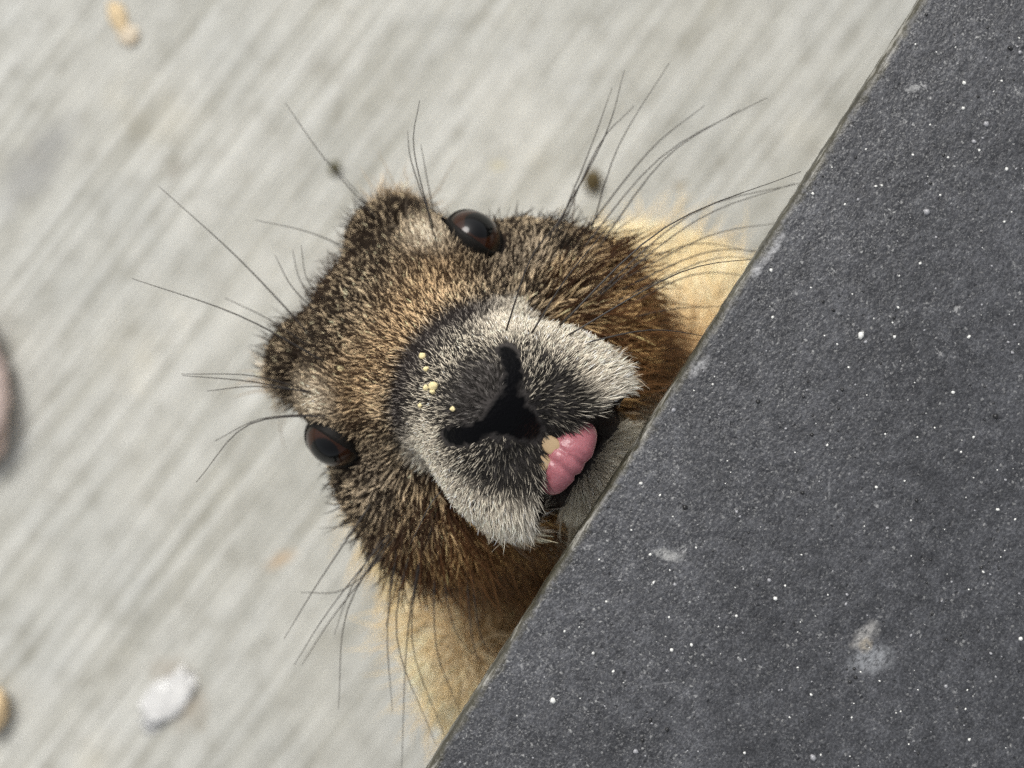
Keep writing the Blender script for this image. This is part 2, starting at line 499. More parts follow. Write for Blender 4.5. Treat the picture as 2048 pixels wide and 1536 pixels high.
def sdf(A, B, C):
    q = np.abs(A)
    d = ell(q, B, C, (0, 2, -35), (29, 28.5, 36))                       # skull
    d = smin(d, ell(q, B, C, (18.5, -17, -36), (12, 13, 16)), 5)         # corners of the crown
    d = smin(d, ell(q, B, C, (27, -23, -50), (4.5, 6, 7)), 4)            # ears
    d = smin(d, ell(q, B, C, (22, -1.5, -8.5), (10, 13.5, 12.5)), 6)           # brow
    d = smin(d, ell(q, B, C, (27, 13, -17), (13, 12, 13)), 7)          # cheekbone
    d = smin(d, ell(q, B, C, (28, 27, -29), (20, 24, 24)), 10)         # cheek
    d = smin(d, cap(q, B, C, (0, 8, -14), (0, 26, 25), 25, 15.5), 8)   # snout
    d = smin(d, ell(q, B, C, (11.0, 38.5, 19.5), (13.5, 16, 16)), 9)         # upper lips
    d = smin(d, ell(q, B, C, (0, 27, 34), (14, 10, 10.5)), 5)          # nose
    jaw = cap(q, B, C, (0, 34, -18), (0, 55, -2), 22, 12.0)
    d = smin(d, jaw, 4)                                                # chin
    # mouth: a crescent opening under the upper lips
    mouth = ell(q, B - 0.012 * q * q, C, (0, 48.8, 24), (18, 5.4, 18))
    d = smax(d, -mouth, 2.0)
    # philtrum and nostrils
    d = smax(d, -cap(q, B, C, (0, 34, 47.5), (0, 42, 40.5), 1.1, 1.5), 1.6)
    nos = np.minimum(cap(q, B, C, (3.0, 30.5, 46.5), (8.0, 28.0, 45.0), 1.0, 1.5), cap(q, B, C, (8.0, 28.0, 45.0), (11.8, 23.5, 42.0), 1.5, 1.9))
    d = smax(d, -nos, 0.8)
    # neck, trunk, haunches
    d = smin(d, cap(A, B, C, (0, 24, -38), (-6, 60, -115), 39, 56), 14)
    d = smin(d, ell(A, B, C, (-14, 66, -195), (76, 70, 104)), 20)
    d = smin(d, ell(A, B, C, (-64, 74, -108), (24, 30, 34)), 16)
    d = smin(d, ell(A, B, C, (38, 80, -128), (22, 28, 34)), 16)
    d = smin(d, ell(q, B, C, (52, 74, -244), (46, 58, 54)), 18)
    for s in (-1, 1):
        o = -10
        d = smin(d, cap(A, B, C, (s * 64 + o, 78, -120), (s * 72 + o, 104, -172), 22, 15), 12)
        d = smin(d, cap(A, B, C, (s * 72 + o, 104, -172), (s * 40 + o, 140, -140), 14, 9), 6)
        for f in range(4):
            d = smin(d, cap(A, B, C, (s * 40 + o + (f - 1.5) * 4.5, 142, -138), (s * 34 + o + (f - 1.5) * 6, 156, -150), 3.6, 2.6), 2.5)
        d = smin(d, cap(A, B, C, (s * 56 + o, 104, -288), (s * 52 + o, 150, -290), 14, 11), 10)
        for f in range(4):
            d = smin(d, cap(A, B, C, (s * 52 + o + (f - 1.5) * 6, 150, -292), (s * 52 + o + (f - 1.5) * 8, 168, -295), 5, 3.8), 3)
    d = smin(d, cap(A, B, C, (0, 30, -278), (64, 100, -282), 22, 17), 10)   # tail
    d = smin(d, cap(A, B, C, (64, 100, -282), (40, 150, -284), 17, 12), 8)
    # eye sockets
    d = smax(d, -(np.sqrt((q - EYE_C[0]) ** 2 + (B - EYE_C[1]) ** 2 + (C - EYE_C[2]) ** 2) - (EYE_R + 0.15)), 1.0)
    d = np.maximum(d, -(C + 299.5))
    return d

def graded(lo, hi, f0, f1, fine, coarse):
    a = np.arange(f0, f1 + fine * .5, fine)
    l = np.arange(f0 - coarse, lo - coarse, -coarse)[::-1]
    r = np.arange(a[-1] + coarse, hi + coarse, coarse)
    return np.concatenate([l, a, r]).astype(np.float32)

gx = graded(-128, 118, -38, 38, 1.15, 3.0)
gy = graded(-48, 180, -38, 66, 1.15, 3.0)
gz = graded(-306, 54, -45, 50, 1.15, 3.6)

def surface_nets():
    nx, ny, nz = len(gx), len(gy), len(gz)
    D = np.empty((nx, ny, nz), np.float32)
    for k0 in range(0, nz, 24):
        X, Y, Z = np.meshgrid(gx, gy, gz[k0:k0 + 24], indexing='ij')
        D[:, :, k0:k0 + 24] = sdf(X, Y, Z)
    sg = D < 0
    cnt = np.zeros((nx - 1, ny - 1, nz - 1), np.int8)
    for i in (0, 1):
        for j in (0, 1):
            for k in (0, 1):
                cnt += sg[i:nx - 1 + i, j:ny - 1 + j, k:nz - 1 + k]
    act = (cnt > 0) & (cnt < 8)
    ci, cj, ck = np.nonzero(act)
    idx = -np.ones(act.shape, np.int64)
    idx[ci, cj, ck] = np.arange(len(ci))
    acc = np.zeros((len(ci), 3)); num = np.zeros(len(ci))
    corners = [(i, j, k) for i in (0, 1) for j in (0, 1) for k in (0, 1)]
    for a in corners:
        for ax in range(3):
            if a[ax]:
                continue
            b = list(a); b[ax] = 1
            da = D[ci + a[0], cj + a[1], ck + a[2]]; db = D[ci + b[0], cj + b[1], ck + b[2]]
            cr = (da < 0) != (db < 0)
            t = np.where(cr, da / np.where(cr, da - db, 1), 0)
            pa = np.stack([gx[ci + a[0]], gy[cj + a[1]], gz[ck + a[2]]], -1)
            pb = np.stack([gx[ci + b[0]], gy[cj + b[1]], gz[ck + b[2]]], -1)
            acc += np.where(cr[:, None], pa + (pb - pa) * t[:, None], 0)
            num += cr
    V = acc / num[:, None]
    quads = []
    for ax in range(3):
        sl0 = [slice(None)] * 3; sl1 = [slice(None)] * 3
        sl0[ax] = slice(0, -1); sl1[ax] = slice(1, None)
        a, b = sg[tuple(sl0)], sg[tuple(sl1)]
        i, j, k = np.nonzero(a != b)
        fl = a[i, j, k]
        u, v = [(1, 2), (2, 0), (0, 1)][ax]
        p = np.stack([i, j, k], -1)
        ok = (p[:, u] > 0) & (p[:, v] > 0) & (p[:, u] < act.shape[u]) & (p[:, v] < act.shape[v])
        p, fl = p[ok], fl[ok]
        du = np.zeros(3, int); du[u] = 1
        dv = np.zeros(3, int); dv[v] = 1
        c = [idx[tuple((p - du - dv).T)], idx[tuple((p - dv).T)], idx[tuple(p.T)], idx[tuple((p - du).T)]]
        f = np.stack(c, -1)
        f[~fl] = f[~fl][:, ::-1]
        quads.append(f)
    return V, np.concatenate(quads)

BV, BF = surface_nets()

def grad(p, e=0.35):
    g = np.empty_like(p)
    for i in range(3):
        a = p.copy(); b = p.copy()
        a[:, i] += e; b[:, i] -= e
        g[:, i] = sdf(a[:, 0], a[:, 1], a[:, 2]) - sdf(b[:, 0], b[:, 1], b[:, 2])
    return g / (np.linalg.norm(g, axis=1, keepdims=True) + 1e-9)

def sstep(a, b, x):
    t = np.clip((x - a) / (b - a), 0, 1)
    return t * t * (3 - 2 * t)

def vnoise(p, freq, seed=0):
    """cheap smooth value noise in 3D, 0..1"""
    x = p * freq + seed * 17.31
    i = np.floor(x).astype(np.int64); f = x - i
    f = f * f * (3 - 2 * f)
    def h(a):
        n = a[:, 0] * 73856093 ^ a[:, 1] * 19349663 ^ a[:, 2] * 83492791 ^ (seed * 7919)
        n = (n ^ (n >> 13)) * 1274126177 & 0x7fffffff
        return ((n ^ (n >> 16)) & 0xffff) / 65535.0
    r = 0
    for dx in (0, 1):
        for dy in (0, 1):
            for dz in (0, 1):
                wgt = (f[:, 0] if dx else 1 - f[:, 0]) * (f[:, 1] if dy else 1 - f[:, 1]) * (f[:, 2] if dz else 1 - f[:, 2])
                r = r + wgt * h(i + np.array([dx, dy, dz]))
    return r

# ---- regions of the coat (all in head space, so they belong to the animal)
def masks(p):
    A, B, C = p[:, 0], p[:, 1], p[:, 2]
    q = np.abs(A)
    wob = (vnoise(p, 0.22, 3) - 0.5) * 5
    m = {}
    m['body'] = sstep(-48, -72, C + 0.25 * (B - 20) + wob)
    # muzzle: lobe round the nose
    mz = np.sqrt((q / 25.0) ** 2 + ((B - 32) / np.where(B < 32, 25.0, 28.0)) ** 2) + np.maximum(0, (2 - C)) * 0.10 + wob * 0.010
    m['muz'] = sstep(1.10, 0.99, mz)
    m['mz'] = mz
    # bare nose leather
    ns = np.sqrt((q / np.where(B < 33, 5.2, 4.0)) ** 2 + ((B - 32.0) / np.where(B < 32, 4.6, 8.0)) ** 2)
    slit = np.minimum(cap(q, B, C, (3.0, 30.5, 45.5), (8.0, 28.0, 44.0), 0, 0), cap(q, B, C, (8.0, 28.0, 44.0), (11.8, 23.5, 41.0), 0, 0))
    m['nose'] = np.maximum(sstep(1.02, 0.94, ns) * (C > 34), sstep(2.6, 2.35, slit) * (C > 33))
    m['eye'] = sstep(8.8, 8.2, np.sqrt((q - EYE_C[0]) ** 2 + ((B - EYE_C[1]) / 1.12) ** 2 + ((C - EYE_C[2])) ** 2))
    mouth = ell(q, B - 0.012 * q * q, C, (0, 48.8, 24), (19, 6.0, 20))
    bq = B - 0.012 * q * q
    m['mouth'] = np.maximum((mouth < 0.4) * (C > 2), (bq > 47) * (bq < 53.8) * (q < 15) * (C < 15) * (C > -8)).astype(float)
    return m

# ---- body mesh
BW = to_world(BV)
marmot = bpy.data.objects.new('marmot', None)
COL.objects.link(marmot)
base = to_world(np.array([[-12., 70., -300.]]))[0]
marmot.location = tuple(base)
bpy.context.view_layer.update()
tag(marmot, 'grizzled brown marmot looking up with its pink tongue out beside the dark board', 'marmot')

mk = masks(BV)
skin = np.tile(np.array([0.035, 0.024, 0.016]), (len(BV), 1))
skin = skin * (1 - mk['body'][:, None]) + np.array([0.45, 0.30, 0.13]) * mk['body'][:, None]
skin = skin * (1 - mk['muz'][:, None]) + np.array([0.05, 0.045, 0.042]) * mk['muz'][:, None]
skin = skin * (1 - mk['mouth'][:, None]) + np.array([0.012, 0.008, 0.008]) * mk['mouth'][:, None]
skin = skin * (1 - mk['eye'][:, None]) + np.array([0.012, 0.010, 0.009]) * mk['eye'][:, None]
skin = skin * (1 - mk['nose'][:, None]) + np.array([0.003, 0.003, 0.0035]) * mk['nose'][:, None]
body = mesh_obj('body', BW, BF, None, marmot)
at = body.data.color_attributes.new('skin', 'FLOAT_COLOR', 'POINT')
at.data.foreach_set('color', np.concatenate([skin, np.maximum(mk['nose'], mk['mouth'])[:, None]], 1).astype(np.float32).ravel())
k = NT('marmot_skin')
a = k.n('ShaderNodeVertexColor', layer_name='skin')
k.l(a.outputs['Color'], k.b.inputs['Base Color'])
k.l(k.ramp(a.outputs['Alpha'], [(0.0, 0.9), (1.0, 0.33)]), k.b.inputs['Roughness'])
co = k.coords('Object')
vo = k.n('ShaderNodeTexVoronoi'); vo.inputs['Scale'].default_value = 1400; k.l(co, vo.inputs['Vector'])
k.l(k.bump(vo.outputs['Distance'], 0.5, 0.0003), k.b.inputs['Normal'])
k.l(k.ramp(a.outputs['Alpha'], [(0.0, 0.05), (1.0, 0.055)]), k.b.inputs['Specular IOR Level'])
body.data.materials.append(k.m)

# ---- fur
def face_samples():
    a, b, c, d = (BV[BF[:, i]] for i in range(4))
    ar1 = 0.5 * np.linalg.norm(np.cross(b - a, c - a), axis=1)
    ar2 = 0.5 * np.linalg.norm(np.cross(c - a, d - a), axis=1)
    tri = np.concatenate([BF[:, [0, 1, 2]], BF[:, [0, 2, 3]]])
    ar = np.concatenate([ar1, ar2])
    cen = BV[tri].mean(1)
    C = cen[:, 2]
    dens = np.where(C > -60, 4.8, np.where(C > -150, 1.6, 0.5))      # hairs per square mm
    dens = np.where((C > -8) & (np.abs(cen[:, 0]) < 32), np.where((C > 8), 8.5, 6.6), dens)
    dens = np.where((cen[:, 1] > 66) & (C > -60), 1.0, dens)
    wgt = ar * dens
    n = int(wgt.sum())
    t = rng.choice(len(tri), n, p=wgt / wgt.sum())
    r1, r2 = np.sqrt(rng.random(n))[:, None], rng.random(n)[:, None]
    v = BV[tri[t]]
    return (1 - r1) * v[:, 0] + r1 * (1 - r2) * v[:, 1] + r1 * r2 * v[:, 2]

def lerp3(a, b, t):
    return a + (b - a) * t[:, None]
def colarr(c, n):
    return np.tile(np.array(c, float), (n, 1))

def make_fur():
    p = face_samples()
    mk = masks(p)
    keep = rng.random(len(p)) > np.maximum.reduce([mk['nose'] * 1.0, mk['eye'], mk['mouth']])
    p = p[keep]
    mk = {k_: v[keep] for k_, v in mk.items()}
    n_ = grad(p)
    N = len(p)
    A, B, C = p.T
    q = np.abs(A)
    sA = np.sign(A)
    body_, muz = mk['body'], mk['muz']
    # distance from nose
    rn = np.sqrt(q ** 2 + (B - 27) ** 2 + (C - 40) ** 2)
    cheek = sstep(20, 38, q + 0.5 * (B - 10)) * (1 - muz) * sstep(-2, 12, B) * (1 - body_)
    crown = sstep(4, -18, B) * (1 - body_)
    earm = sstep(9, 5, np.sqrt((q - 27.5) ** 2 + (B + 25) ** 2 + (C + 51) ** 2))
    # ---- length
    L = np.full(N, 3.7)
    L = L + (1.7 + 0.04 * rn - L) * muz * 1.0
    L = L - 0.2 * crown
    L = L + (8.5 - L) * cheek * sstep(10, 30, B)
    L = L + (14 - L) * body_
    L = np.where((muz > 0.5) & (B > 40), L + 2.4 * sstep(37, 47, B), L)
    L = L + 1.2 * earm
    near_eye = sstep(18, 11, np.sqrt((q - EYE_C[0]) ** 2 + (B - EYE_C[1]) ** 2 + (C - EYE_C[2]) ** 2))
    L *= 1 - 0.45 * near_eye
    L *= np.exp(rng.normal(0, 0.18, N))
    nape = body_ * sstep(26, 4, B) * sstep(-120, -80, C)
    L = L - 6 * nape
    guard = rng.random(N) < 0.020 + 0.022 * crown + 0.020 * cheek
    guard &= (muz < 0.3)
    L = np.where(guard, L * (1.7 + 0.5 * rng.random(N)), L)
    # ---- direction
    nose = np.array([0., 32.5, 45.])
    v = p - nose
    v /= np.linalg.norm(v, axis=1, keepdims=True) + 1e-9
    v = v + np.stack([sA * 0.15 * cheek, 0.75 * cheek * sstep(8, 30, B), -0.2 * cheek], -1)
    v = v * (1 - body_)[:, None] + body_[:, None] * np.stack([sA * 0.25, np.full(N, 0.25), np.full(N, -1.0)], -1)
    jit = 0.20 - 0.07 * muz + 0.12 * cheek + 0.1 * crown + 0.1 * body_
    v = v + rng.normal(0, 1, (N, 3)) * jit[:, None]
    big = np.stack([vnoise(p, 0.16, 5), vnoise(p, 0.16, 6), vnoise(p, 0.16, 7)], -1) - 0.5
    v = v + big * (0.7 + 0.5 * cheek[:, None])
    tan = v - (v * n_).sum(1, keepdims=True) * n_
    tan /= np.linalg.norm(tan, axis=1, keepdims=True) + 1e-9
    lift = np.full(N, math.radians(30)) + math.radians(4) * crown - math.radians(9) * muz - math.radians(6) * cheek - math.radians(17) * body_
    lift = lift + rng.normal(0, math.radians(8), N) + guard * math.radians(18)
    d0 = tan * np.cos(lift)[:, None] + n_ * np.sin(lift)[:, None]
    d1 = tan * np.cos(lift * 0.45)[:, None] + n_ * np.sin(lift * 0.45)[:, None]
    # ---- clumps
    cell = 1.5 + 1.4 * cheek + 3.0 * body_
    ck = np.floor(p / np.round(cell, 1)[:, None])
    cc = (ck + 0.5) * np.round(cell, 1)[:, None]
    off = cc - p
    off -= (off * n_).sum(1, keepdims=True) * n_
    off *= (0.55 + 0.25 * cheek + 0.1 * body_ - 0.15 * muz)[:, None]
    off *= (~guard)[:, None]
    K = 5
    s = np.linspace(0, 1, K)
    pts = np.empty((N, K, 3))
    side = np.cross(n_, tan)
    curl = rng.normal(0, 0.10, N)
    for i, t in enumerate(s):
        pts[:, i] = p - n_ * 0.3 + L[:, None] * (d0 * (t - 0.5 * t * t) + d1 * 0.5 * t * t) + side * (L * curl * t * t)[:, None] + off * (t ** 1.3)
    # ---- radius
    r0 = 0.112 - 0.03 * muz + 0.03 * cheek + 0.05 * body_ + 0.10 * body_ * (C < -150)
    r0 = r0 * np.exp(rng.normal(0, 0.15, N))
    prof_ = np.array([0.85, 1.0, 0.95, 0.7, 0.16])
    rad = r0[:, None] * prof_
    # ---- colour: dark root, (pale band), tip
    root = colarr((0.021, 0.015, 0.0105), N)
    tip = colarr((0.72, 0.56, 0.36), N)            # cream ticking
    fr = np.full(N, 0.42)                          # share of ticked hairs
    n1, n2 = vnoise(p, 0.12, 8), vnoise(p, 0.35, 9)
    # brow band between the eyes: warmer
    band = np.exp(-((B - 2 + 0.12 * q) / 9.0) ** 2) * sstep(30, 18, q) * (1 - muz)
    tip = lerp3(tip, np.array((0.74, 0.51, 0.28)), band * 0.8)
    root = lerp3(root, np.array((0.060, 0.034, 0.017)), band * 0.7)
    fr = fr + 0.14 * band
    # crown: darker
    dk = sstep(-4, -20, B) * (1 - body_)
    rst = np.exp(-((q / 12.0) ** 2 + ((B + 27) / 6.0) ** 2)) * (1 - body_)
    root = lerp3(root, np.array((0.075, 0.034, 0.015)), rst * 0.8)
    fr = fr - 0.24 * dk + (n1 - 0.5) * 0.3
    root = lerp3(root, np.array((0.020, 0.013, 0.008)), dk * 0.8)
    # pale crescent on the brow beside the eye
    ec = np.exp(-(((q - 23.5) / 4.2) ** 2 + ((B + 7.5) / 5.0) ** 2))
    tip = lerp3(tip, np.array((0.90, 0.80, 0.62)), ec)
    root = lerp3(root, np.array((0.42, 0.34, 0.24)), ec * 0.9)
    fr = fr + 0.45 * ec
    # below the eye: pale ticking
    be = np.exp(-(((q - 31) / 9.0) ** 2 + ((B - 14) / 7.0) ** 2)) * (1 - muz)
    tip = lerp3(tip, np.array((0.66, 0.53, 0.37)), be)
    fr = fr + 0.25 * be
    # cheek: rust brown with dark hairs, deepening towards the chin
    ch = cheek * sstep(18, 32, B + (n1 - 0.5) * 10)
    tip = lerp3(tip, np.array((0.78, 0.53, 0.26)), ch)
    root = lerp3(root, np.array((0.055, 0.024, 0.010)), ch)
    fr = fr + 0.05 * ch
    low = sstep(28, 46, B) * (1 - muz) * (1 - body_)
    tip = lerp3(tip, np.array((0.70, 0.42, 0.17)), low * 0.8)
    root = lerp3(root, np.array((0.17, 0.085, 0.034)), low * 0.8)
    rim = sstep(40, 49, q) * (1 - body_)
    tip = lerp3(tip, np.array((0.34, 0.23, 0.13)), rim * 0.7)
    root = lerp3(root, np.array((0.025, 0.015, 0.009)), rim * 0.7)
    # body: buff yellow, rust near the throat
    tip = lerp3(tip, np.array((0.90, 0.78, 0.53)), body_)
    root = lerp3(root, np.array((0.76, 0.58, 0.31)), body_)
    thr = body_ * sstep(70, 48, q) * sstep(-110, -70, C)
    tip = lerp3(tip, np.array((0.70, 0.44, 0.20)), thr * 0.9)
    root = lerp3(root, np.array((0.38, 0.20, 0.075)), thr * 0.9)
    tip = lerp3(tip, np.array((0.55, 0.47, 0.36)), nape)
    root = lerp3(root, np.array((0.10, 0.075, 0.05)), nape)
    fr = fr * (1 - body_) + 0.95 * body_
    # muzzle: salt and pepper
    mz = mk['mz']
    mtip = colarr((0.72, 0.64, 0.50), N)
    mroot = colarr((0.022, 0.020, 0.018), N)
    mfr = np.full(N, 0.44)
    side_white = sstep(0.52, 0.84, mz + 0.10 * (n2 - 0.5)) * sstep(7, 14, q) * sstep(11, 21, B)
    mtip = lerp3(mtip, np.array((0.92, 0.83, 0.67)), side_white)
    mroot = lerp3(mroot, np.array((0.42, 0.37, 0.30)), side_white * 0.9)
    mfr = mfr + 0.42 * side_white
    dark_n = sstep(12, 5, np.sqrt((q * 1.0) ** 2 + ((B - 26) * 1.1) ** 2)) * (B < 33)
    mtip = lerp3(mtip, np.array((0.10, 0.095, 0.095)), dark_n * 0.9)
    mfr = mfr - 0.25 * dark_n
    drk = sstep(10, 4, np.abs(q - 6)) * sstep(32, 36, B) * sstep(46, 41, B)
    mtip = lerp3(mtip, np.array((0.16, 0.145, 0.12)), drk * 0.8)
    mfr = mfr - 0.2 * drk
    ridge = np.exp(-((mz - 0.97) / 0.13) ** 2) * sstep(20, 12, B)
    mtip = lerp3(mtip, np.array((0.15, 0.13, 0.12)), ridge * 0.9)
    mroot = lerp3(mroot, np.array((0.022, 0.018, 0.017)), ridge)
    mfr = mfr - 0.2 * ridge
    chin = sstep(50, 54, B - 0.012 * q * q) * sstep(26, 18, q) * (1 - body_)
    lipl = sstep(40, 48, B)
    mtip = lerp3(mtip, np.array((0.74, 0.70, 0.60)), lipl * 0.5)
    tip = tip + (mtip - tip) * muz[:, None]
    root = root + (mroot - root) * muz[:, None]
    fr = fr + (mfr - fr) * muz
    tip = lerp3(tip, np.array((0.86, 0.80, 0.66)), chin * 0.9)
    root = lerp3(root, np.array((0.55, 0.49, 0.38)), chin * 0.9)
    fr = fr + (0.8 - fr) * chin
    # dark ring at the edge of the ears, cream tufts at their tips
    et = earm * (rng.random(N) < 0.45)
    tip = lerp3(tip, np.array((0.80, 0.72, 0.58)), et)
    root = lerp3(root, np.array((0.40, 0.34, 0.26)), et)
    # eye rim dark
    tip = lerp3(tip, tip * 0.55, near_eye * (1 - ec) * 0.7)
    ticked = rng.random(N) < np.clip(fr, 0.05, 0.98)
    ticked &= ~guard
    darktip = root * 1.1
    br = np.exp(rng.normal(0, 0.22, N))[:, None]
    tip = np.where(ticked[:, None], tip * br, darktip)
    bandp = np.array([0.0, 0.03, 0.45, 1.0, 0.95])
    colr = root[:, None, :] + (tip - root)[:, None, :] * bandp[None, :, None]
    colr = np.clip(colr, 0.002, 0.95)

    W = to_world(pts.reshape(-1, 3)) - base
    hc = bpy.data.hair_curves.new('fur')
    hc.add_curves([K] * N)
    hc.attributes['position'].data.foreach_set('vector', W.astype(np.float32).ravel())
    ra = hc.attributes.get('radius') or hc.attributes.new('radius', 'FLOAT', 'POINT')
    ra.data.foreach_set('value', (rad / 1000.0).astype(np.float32).ravel())
    ca = hc.attributes.new('hcol', 'FLOAT_COLOR', 'POINT')
    ca.data.foreach_set('color', np.concatenate([colr, np.ones((N, K, 1))], -1).astype(np.float32).ravel())
    o = bpy.data.objects.new('fur', hc)
    COL.objects.link(o)
    o.parent = marmot
    o['kind'] = 'stuff'
    k = NT('fur_hair')
    an = k.n('ShaderNodeAttribute', attribute_name='hcol')
    k.l(an.outputs['Color'], k.b.inputs['Base Color'])
    k.b.inputs['Roughness'].default_value = 0.45
    k.b.inputs['Specular IOR Level'].default_value = 0.07
    hc.materials.append(k.m)
    print('hairs', N)
    return o
make_fur()

# ---- ray from the camera onto the coat, to seat whiskers and crumbs
def surf_c(px, py, lo=-140.0, hi=55.0):
    cs = np.arange(hi, lo, -0.5)
    pp = np.array([head_px(px, py, c) for c in cs])
    d = sdf(pp[:, 0], pp[:, 1], pp[:, 2])
    i = np.nonzero(d < 0)[0]
    return cs[i[0]] if len(i) else None

M_WH = NT('whisker_hair')
M_WH.b.inputs['Base Color'].default_value = (0.030, 0.024, 0.020, 1)
M_WH.b.inputs['Roughness'].default_value = 0.4
M_WH = M_WH.m

def tube(name, pts, radii, mat, parent, sides=5, seg=9):
    # Catmull-Rom through pts
    pts = [Vector(p) for p in pts]
    ext = [pts[0] * 2 - pts[1]] + pts + [pts[-1] * 2 - pts[-2]]
    line = []
    per = max(1, seg // (len(pts) - 1))
    for i in range(len(pts) - 1):
        a, b, c, d = ext[i:i + 4]
        for j in range(per):
            t = j / per
            line.append(0.5 * ((2 * b) + (c - a) * t + (2 * a - 5 * b + 4 * c - d) * t * t + (3 * b - a - 3 * c + d) * t ** 3))
    line.append(pts[-1])
    V, F = [], []
    n = len(line)
    for i, q in enumerate(line):
        tg = (line[min(i + 1, n - 1)] - line[max(i - 1, 0)]).normalized()
        u = tg.cross(Vector((0.3, 0.2, 0.93))).normalized(); v = tg.cross(u)
        r = radii[0] + (radii[1] - radii[0]) * (i / (n - 1)) ** 0.8
        for s_ in range(sides):
            a = 2 * math.pi * s_ / sides
            V.append(q + (u * math.cos(a) + v * math.sin(a)) * r)
    for i in range(n - 1):
        for s_ in range(sides):
            a, b = i * sides + s_, i * sides + (s_ + 1) % sides
            F.append((a, b, b + sides, a + sides))
    F.append(tuple(reversed(range(sides)))); F.append(tuple((n - 1) * sides + s_ for s_ in range(sides)))
    return mesh_obj(name, V, F, mat, parent)

WH = [  # root, via, tip in the photograph's pixels; depth change of the tip (mm); thickness
    ((1095, 505), (1175, 312), (1224, 176), 8), ((1085, 500), (1206, 281), (1249, 140), 6), ((1105, 500), (1194, 297), (1268, 212), 4),
    ((1180, 470), (1237, 293), (1339, 125), 4), ((1150, 490), (1296, 305), (1409, 211), 8), ((1140, 530), (1320, 316), (1534, 195), 2),
    ((1180, 520), (1327, 320), (1480, 219), 6), ((1110, 660), (1330, 455), (1602, 343), 0), ((1130, 650), (1380, 430), (1620, 362), -3),
    ((1140, 640), (1386, 445), (1590, 366), 3), ((1190, 590), (1409, 475), (1560, 445), -6), ((1230, 545), (1386, 488), (1510, 504), -6),
    ((1180, 610), (1400, 508), (1530, 502), -8), ((1160, 640), (1400, 525), (1520, 516), -8), ((1120, 680), (1360, 545), (1530, 515), -8),
    ((1200, 640), (1380, 551), (1510, 552), -8), ((1180, 660), (1330, 620), (1470, 612), -8), ((1150, 690), (1300, 660), (1430, 675), -8),
    ((1010, 668), (1060, 520), (1120, 440), 4), ((1060, 672), (1130, 560), (1215, 455), 4),
    ((770, 455), (655, 325), (570, 205), 12), ((752, 430), (712, 382), (655, 318), 6), ((725, 510), (620, 465), (510, 440), 10),
    ((640, 690), (480, 520), (318, 373), 14), ((670, 735), (480, 632), (264, 557), 14), ((630, 700), (540, 640), (450, 596), 6),
    ((640, 790), (510, 752), (362, 748), 10), ((645, 790), (500, 763), (364, 751), 8), ((640, 785), (510, 773), (415, 782), 8),
    ((680, 830), (500, 848), (392, 965), 8), ((640, 828), (520, 838), (430, 882), 4),
    ((870, 470), (828, 300), (839, 201), 10), ((862, 440), (823, 324), (815, 262), 8), ((868, 430), (850, 335), (842, 289), 6),
    ((885, 520), (862, 450), (850, 400), 4), ((650, 640), (585, 575), (550, 510), 8), ((640, 620), (600, 560), (585, 500), 8), ((660, 610), (615, 560), (602, 490), 8),
    ((760, 980), (640, 1160), (568, 1278), 4), ((800, 1040), (662, 1215), (588, 1330), 2), ((810, 1050), (672, 1225), (604, 1330), 2),
    ((800, 1040), (695, 1220), (677, 1418), 2), ((790, 1090), (690, 1178), (602, 1185), 6), ((800, 1060), (775, 1250), (785, 1425), -4),
    ((830, 1060), (793, 1270), (872, 1490), -4), ((850, 1060), (815, 1270), (803, 1545), -4), ((850, 1070), (824, 1280), (890, 1475), -4),
    ((870, 1100), (872, 1290), (920, 1425), -6), ((880, 1100), (910, 1260), (985, 1340), -6), ((930, 1100), (945, 1280), (975, 1350), -6),
    ((940, 1100), (958, 1260), (995, 1325), -6), ((780, 1050), (705, 1170), (668, 1270), 2), ((880, 985), (868, 1040), (850, 1100), 2),
    ((890, 975), (860, 1010), (820, 1090), 2),
]
for r, v_, t_, dz in WH:
    c0 = surf_c(*r)
    if c0 is None:
        c0 = -10.0
    cv = surf_c(*v_)
    # follow the ray outwards but never under the coat
    cm = c0 + dz * 0.45
    if cv is not None and cv > -70:
        cm = max(cm, cv + 3.0)
    ct_ = c0 + dz
    cs = surf_c(*t_)
    if cs is not None and cs > -70:
        ct_ = max(ct_, cs + 3.0)
    on_board = Vector((P(*t_, zt) - mid)).dot(en) > -0.004
    if on_board:
        ct_ = min(ct_, TOP_C * 1000 - TH * 1000 - 4)
    pts = [P(r[0], r[1], EYE_Z + (c0 - 1.0) / 1000), P(v_[0], v_[1], EYE_Z + cm / 1000), P(t_[0], t_[1], EYE_Z + ct_ / 1000)]
    ln = (pts[2] - pts[0]).length
    th = random.uniform(0.85, 1.15) * min(1.0, 0.55 + ln / 0.05 * 0.45)
    tube('whisker', pts, (0.00026 * th, 0.00007), M_WH, marmot, sides=4, seg=10)

